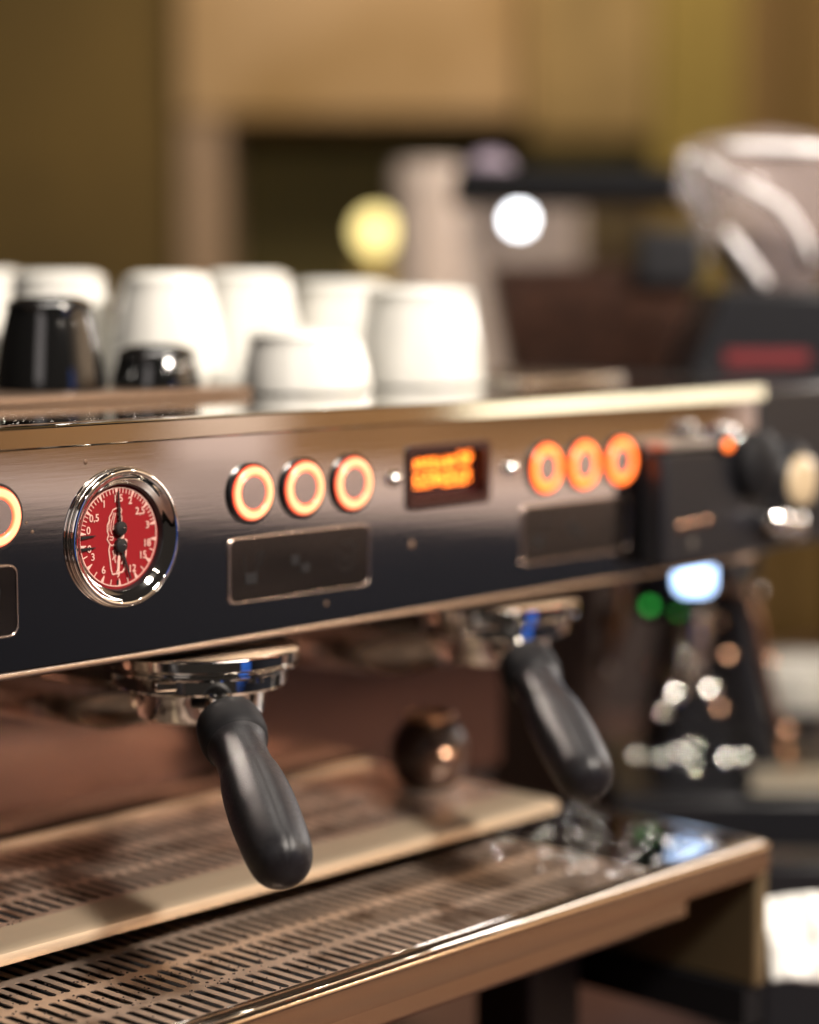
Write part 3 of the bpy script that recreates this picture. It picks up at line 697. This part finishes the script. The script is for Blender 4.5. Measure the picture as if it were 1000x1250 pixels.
glint_cap('side_loop_glint', G2, (.010,-.014,.272), .0042, COPPER)
ct = obj('catch_tray', bx(.008,.100,-.045,-.012,.1180,.1260), RIBM, G2)
for k in range(13): obj('tray_rib', bx(.010+k*.007,.0135+k*.007,-.047,-.011,.1262,.1330), RIBM, ct)

# chrome steam wand of the machine, seen below the end of the panel
st = obj('steam_wand', tube(bez((.630,.175,.345),(.632,.172,.30),(.640,.180,.27),(.6440,.1953,.2477)), .0052, 16), COPPER, MC, True)
obj('wand_tip', lathe([(0,-.014),(.004,-.012),(.0062,0),(.0052,.012),(0,.014)], 20), CHROME, st, True, (.6445,.196,.243))
obj('wand_collar', lathe([(0,-.012),(.009,-.010),(.010,0),(.009,.010),(0,.012)], 20), COPPER, st, True, (.6405,.186,.278))

# ================================================================== LEFT GRINDER (square hopper, black lid, beans)
G1 = thing('coffee_grinder', 'coffee grinder with square clear hopper of dark beans and black lid', 'coffee grinder', (.9658,.4694,0), VIEWROT)
obj('body', bx(-.095,.020,.0,.14,0,.435), mat('warm_tan_enamel', (.035,.020,.015), .4), G1, bevel=.01)
bm = fr(bmesh.new(), (-.070,.085,-.01,.15,.436), (-.104,.118,-.04,.17,.612))
obj('hopper', bm, mat('tinted_clear_plastic', (.10,.06,.045), .08, spec=.5, alpha=.24), G1)
bm = bmesh.new()
fr(bm, (-.067,.082,-.007,.147,.438), (-.088,.102,-.026,.158,.545))
hb = obj('bean_fill', bm, BEANS, G1)
bm = bmesh.new()
for k in range(420):
    x = random.uniform(-.086,.100); y = random.uniform(-.024,.15); 
    bmesh.ops.create_icosphere(bm, subdivisions=1, radius=1, matrix=Matrix.Translation((x,y,.546+random.random()*.004)) @ Matrix.Rotation(random.random()*3,4,'Z') @ Matrix.Diagonal((.006,.004,.003,1)))
o = obj('bean', bm, BEANS, G1, True); o['kind'] = 'stuff'
lid = obj('lid', bx(-.124,.134,-.05,.18,.612,.641), mat('lid_black', (.004,.004,.005), .6, spec=.15), G1, bevel=.006)
obj('lid_knob', lathe([(0,.018),(.012,.016),(.022,.006),(.024,0),(0,0)], 32), mat('mauve_plastic', (.30,.24,.30), .3), lid, True, (-.092,.0,.641))
obj('hopper_side_switch', bx(.045,.105,-.046,-.038,.535,.585), BLKPL, G1, bevel=.003)
obj('front_switch', lathe([(0,-.012),(.014,-.010),(.016,0)], 24, 'Y'), COPPER, G1, True, (.0725,0,.462))

# pale post and lamp at the back of the bar
t = thing('canister', 'pale beige upright canister standing behind the white cups', 'canister', (1.245,.925,0), VIEWROT)
obj('body', lathe([(0,0),(.038,0),(.040,.004),(.040,.640),(0,.640)], 48), BEIGEST, t, True, auto=40)
obj('lid', lathe([(0,.642),(.041,.642),(.041,.668),(.036,.676),(0,.678)], 48), BEIGEST, t, True, auto=40)
t = thing('bulb_lamp', 'round glowing yellow bulb on a short stand behind the cups', 'lamp', (1.8666,1.5955,0), VIEWROT)
obj('bulb', lathe([(0,-.030),(.012,-.027),(.024,-.015),(.029,0),(.024,.016),(.012,.027),(0,.030)], 32), BULBM, t, True, (0,0,.6171))
obj('stand', lathe([(0,0),(.045,0),(.045,.006),(.030,.010),(.028,.560),(.024,.585),(0,.586)], 32), mat('brass_stand', (.55,.40,.12), .5, .2), t, True, auto=40)
t = thing('pendant_lamp', 'small bright white lamp shining behind the square grinder hopper', 'lamp', (1.80,1.245,.6277), VIEWROT)
obj('shade', lathe([(0,.055),(.012,.054),(.030,.030),(.034,.018)], 32), BLKPL, t, True)
obj('bulb', lathe([(0,-.011),(.007,-.009),(.011,-.004),(.011,.004),(.007,.009),(0,.011)], 32), WLAMPM, t, True)
obj('cord', tube([(0,0,.055),(0,0,1.6)], .003, 8), BLKPL, t, True)
t = thing('wall_box', 'pale beige box standing far behind the white lamp', 'box', (1.93,1.34,0), VIEWROT)
obj('carcass', bx(-.12,.085,0,.12,.10,.672), BEIGEST, t, bevel=.008)
t = thing('back_cabinet', 'mustard yellow cabinet at the right edge behind the black grinder', 'cabinet', (2.05,.72,-.9), VIEWROT)
obj('carcass', bx(-.06,.55,0,.4,0,1.22), MUST, t, bevel=.01)
obj('door', bx(-.05,.24,-.018,-.001,.05,1.20), MUST, t, bevel=.004)
obj('door', bx(.25,.54,-.018,-.001,.05,1.20), MUST, t, bevel=.004)
t = thing('back_shelf', 'dark brown cabinet standing low behind the espresso machine', 'cabinet', (1.45,.84,-.9), VIEWROT)
obj('carcass', bx(-.9,.12,0,.35,0,1.25), mat('dark_walnut', (.035,.022,.018), .5), t, bevel=.01)

# ================================================================== RIGHT FOREGROUND
t = thing('plate_stack', 'bright cream plate stack at the right edge below the mustard cabinet', 'plates', (1.118,.325,0))
for k in range(5): obj('plate', lathe([(0,.0),(.035,0),(.060,.010),(.0605,.0125),(.034,.004),(0,.004)], 48), WHITE, t, True, (0,0,.125+k*.008))
obj('stand', lathe([(0,0),(.030,0),(.030,.124),(0,.124)], 32), BLKPL, t, True, auto=40)
bm = bmesh.new(); N = 22
for i in range(N+1):
    for j in range(N+1):
        u, v = i/N-.5, j/N-.5
        bm.verts.new((u*.060, v*.055, .003*sin(u*9+v*4)+.002*sin(v*15-u*6)+.001*cos(u*22)+.008*(1-4*u*u)*(1-4*v*v)))
bm.verts.ensure_lookup_table()
for i in range(N):
    for j in range(N): bm.faces.new([bm.verts[k] for k in (i*(N+1)+j,(i+1)*(N+1)+j,(i+1)*(N+1)+j+1,i*(N+1)+j+1)])
o = obj('cleaning_cloth', bm, CLOTH, None, True); o.location = (.470,-.103,.1275); o.rotation_euler = (radians(58),0,VIEWROT)
md = o.modifiers.new('s','SOLIDIFY'); md.thickness = .002; tag(o, 'crumpled bright white cloth at the right edge beside the drip tray', 'cloth')
t = thing('knock_box', 'dark knock box with worn grey steel rim low at the right edge', 'knock box', (.635,-.005,0), VIEWROT)
obj('tub', bx(-.05,.09,-.05,.08,0,.050), BLKPL, t, bevel=.006)
obj('rim', frame_y(rrect(.02,.0,.15,.13,.02), rrect(.02,.0,.13,.11,.014), -.003, .003), GREYST, t)
t.children[-1].rotation_euler = (radians(90),0,0); t.children[-1].location = (0,.015,.054)
obj('bar', tube([(-.045,.015,.062),(.085,.015,.062)], .008, 16), GREYST, t, True)

# ================================================================== LAMPS, GLOW STRIP AND BLUE BOARD ADDED OUT OF VIEW (for glints and reflections)
for x, y, z, lab in ((1.9,-1.55,1.5,'added glint lamp on a cord in front of the bright wall column'),(1.2,-1.8,1.5,'added glint lamp on a cord between two others opposite the gauge'),
                     (3.0,-.9,1.5,'added glint lamp on a cord nearest the window end'),(-.2,-1.7,1.5,'added glint lamp on a cord nearest the camera')):
    t = thing('glint_lamp', lab, 'lamp', (x,y,z), 0, 'unseen lamps added over the customer side for glints')
    obj('bulb', lathe([(0,-.045),(.024,-.038),(.040,-.020),(.045,0),(.036,.020),(0,.030)], 24), LAMPHOT, t, True)  # unseen bulb added for sparkle on chrome and drops
    obj('shade', lathe([(.050,.0),(.056,.01),(.044,.055),(0,.06)], 24), BLKPL, t, True)
    obj('cord', tube([(0,0,.05),(0,0,.8)], .003, 6), BLKPL, t, True)
t = thing('rim_glow_strip', 'long warm glowing strip added out of view to brighten the top rim', 'glow strip', OB, OR)
obj('housing', bx(-.66,-.08,-.075,-.031,.380,.445), BLKPL, t)
obj('diffuser', bx(-.65,-.09,-.080,-.0755,.385,.440), mat('rim_strip_glow', (.9,.85,.7), .5, emit=(1.0,.93,.76), strength=3.0), t)  # glow added out of view so the top rim mirrors a bright band
o = tag(obj('blue_reflection_board', bx(.20,.56,-1.65,-1.63,.05,.85), BLUEC), 'narrow glowing blue board added out of view for the chrome to mirror', 'board')  # unseen board, added with its own glow for blue stripes in the chrome
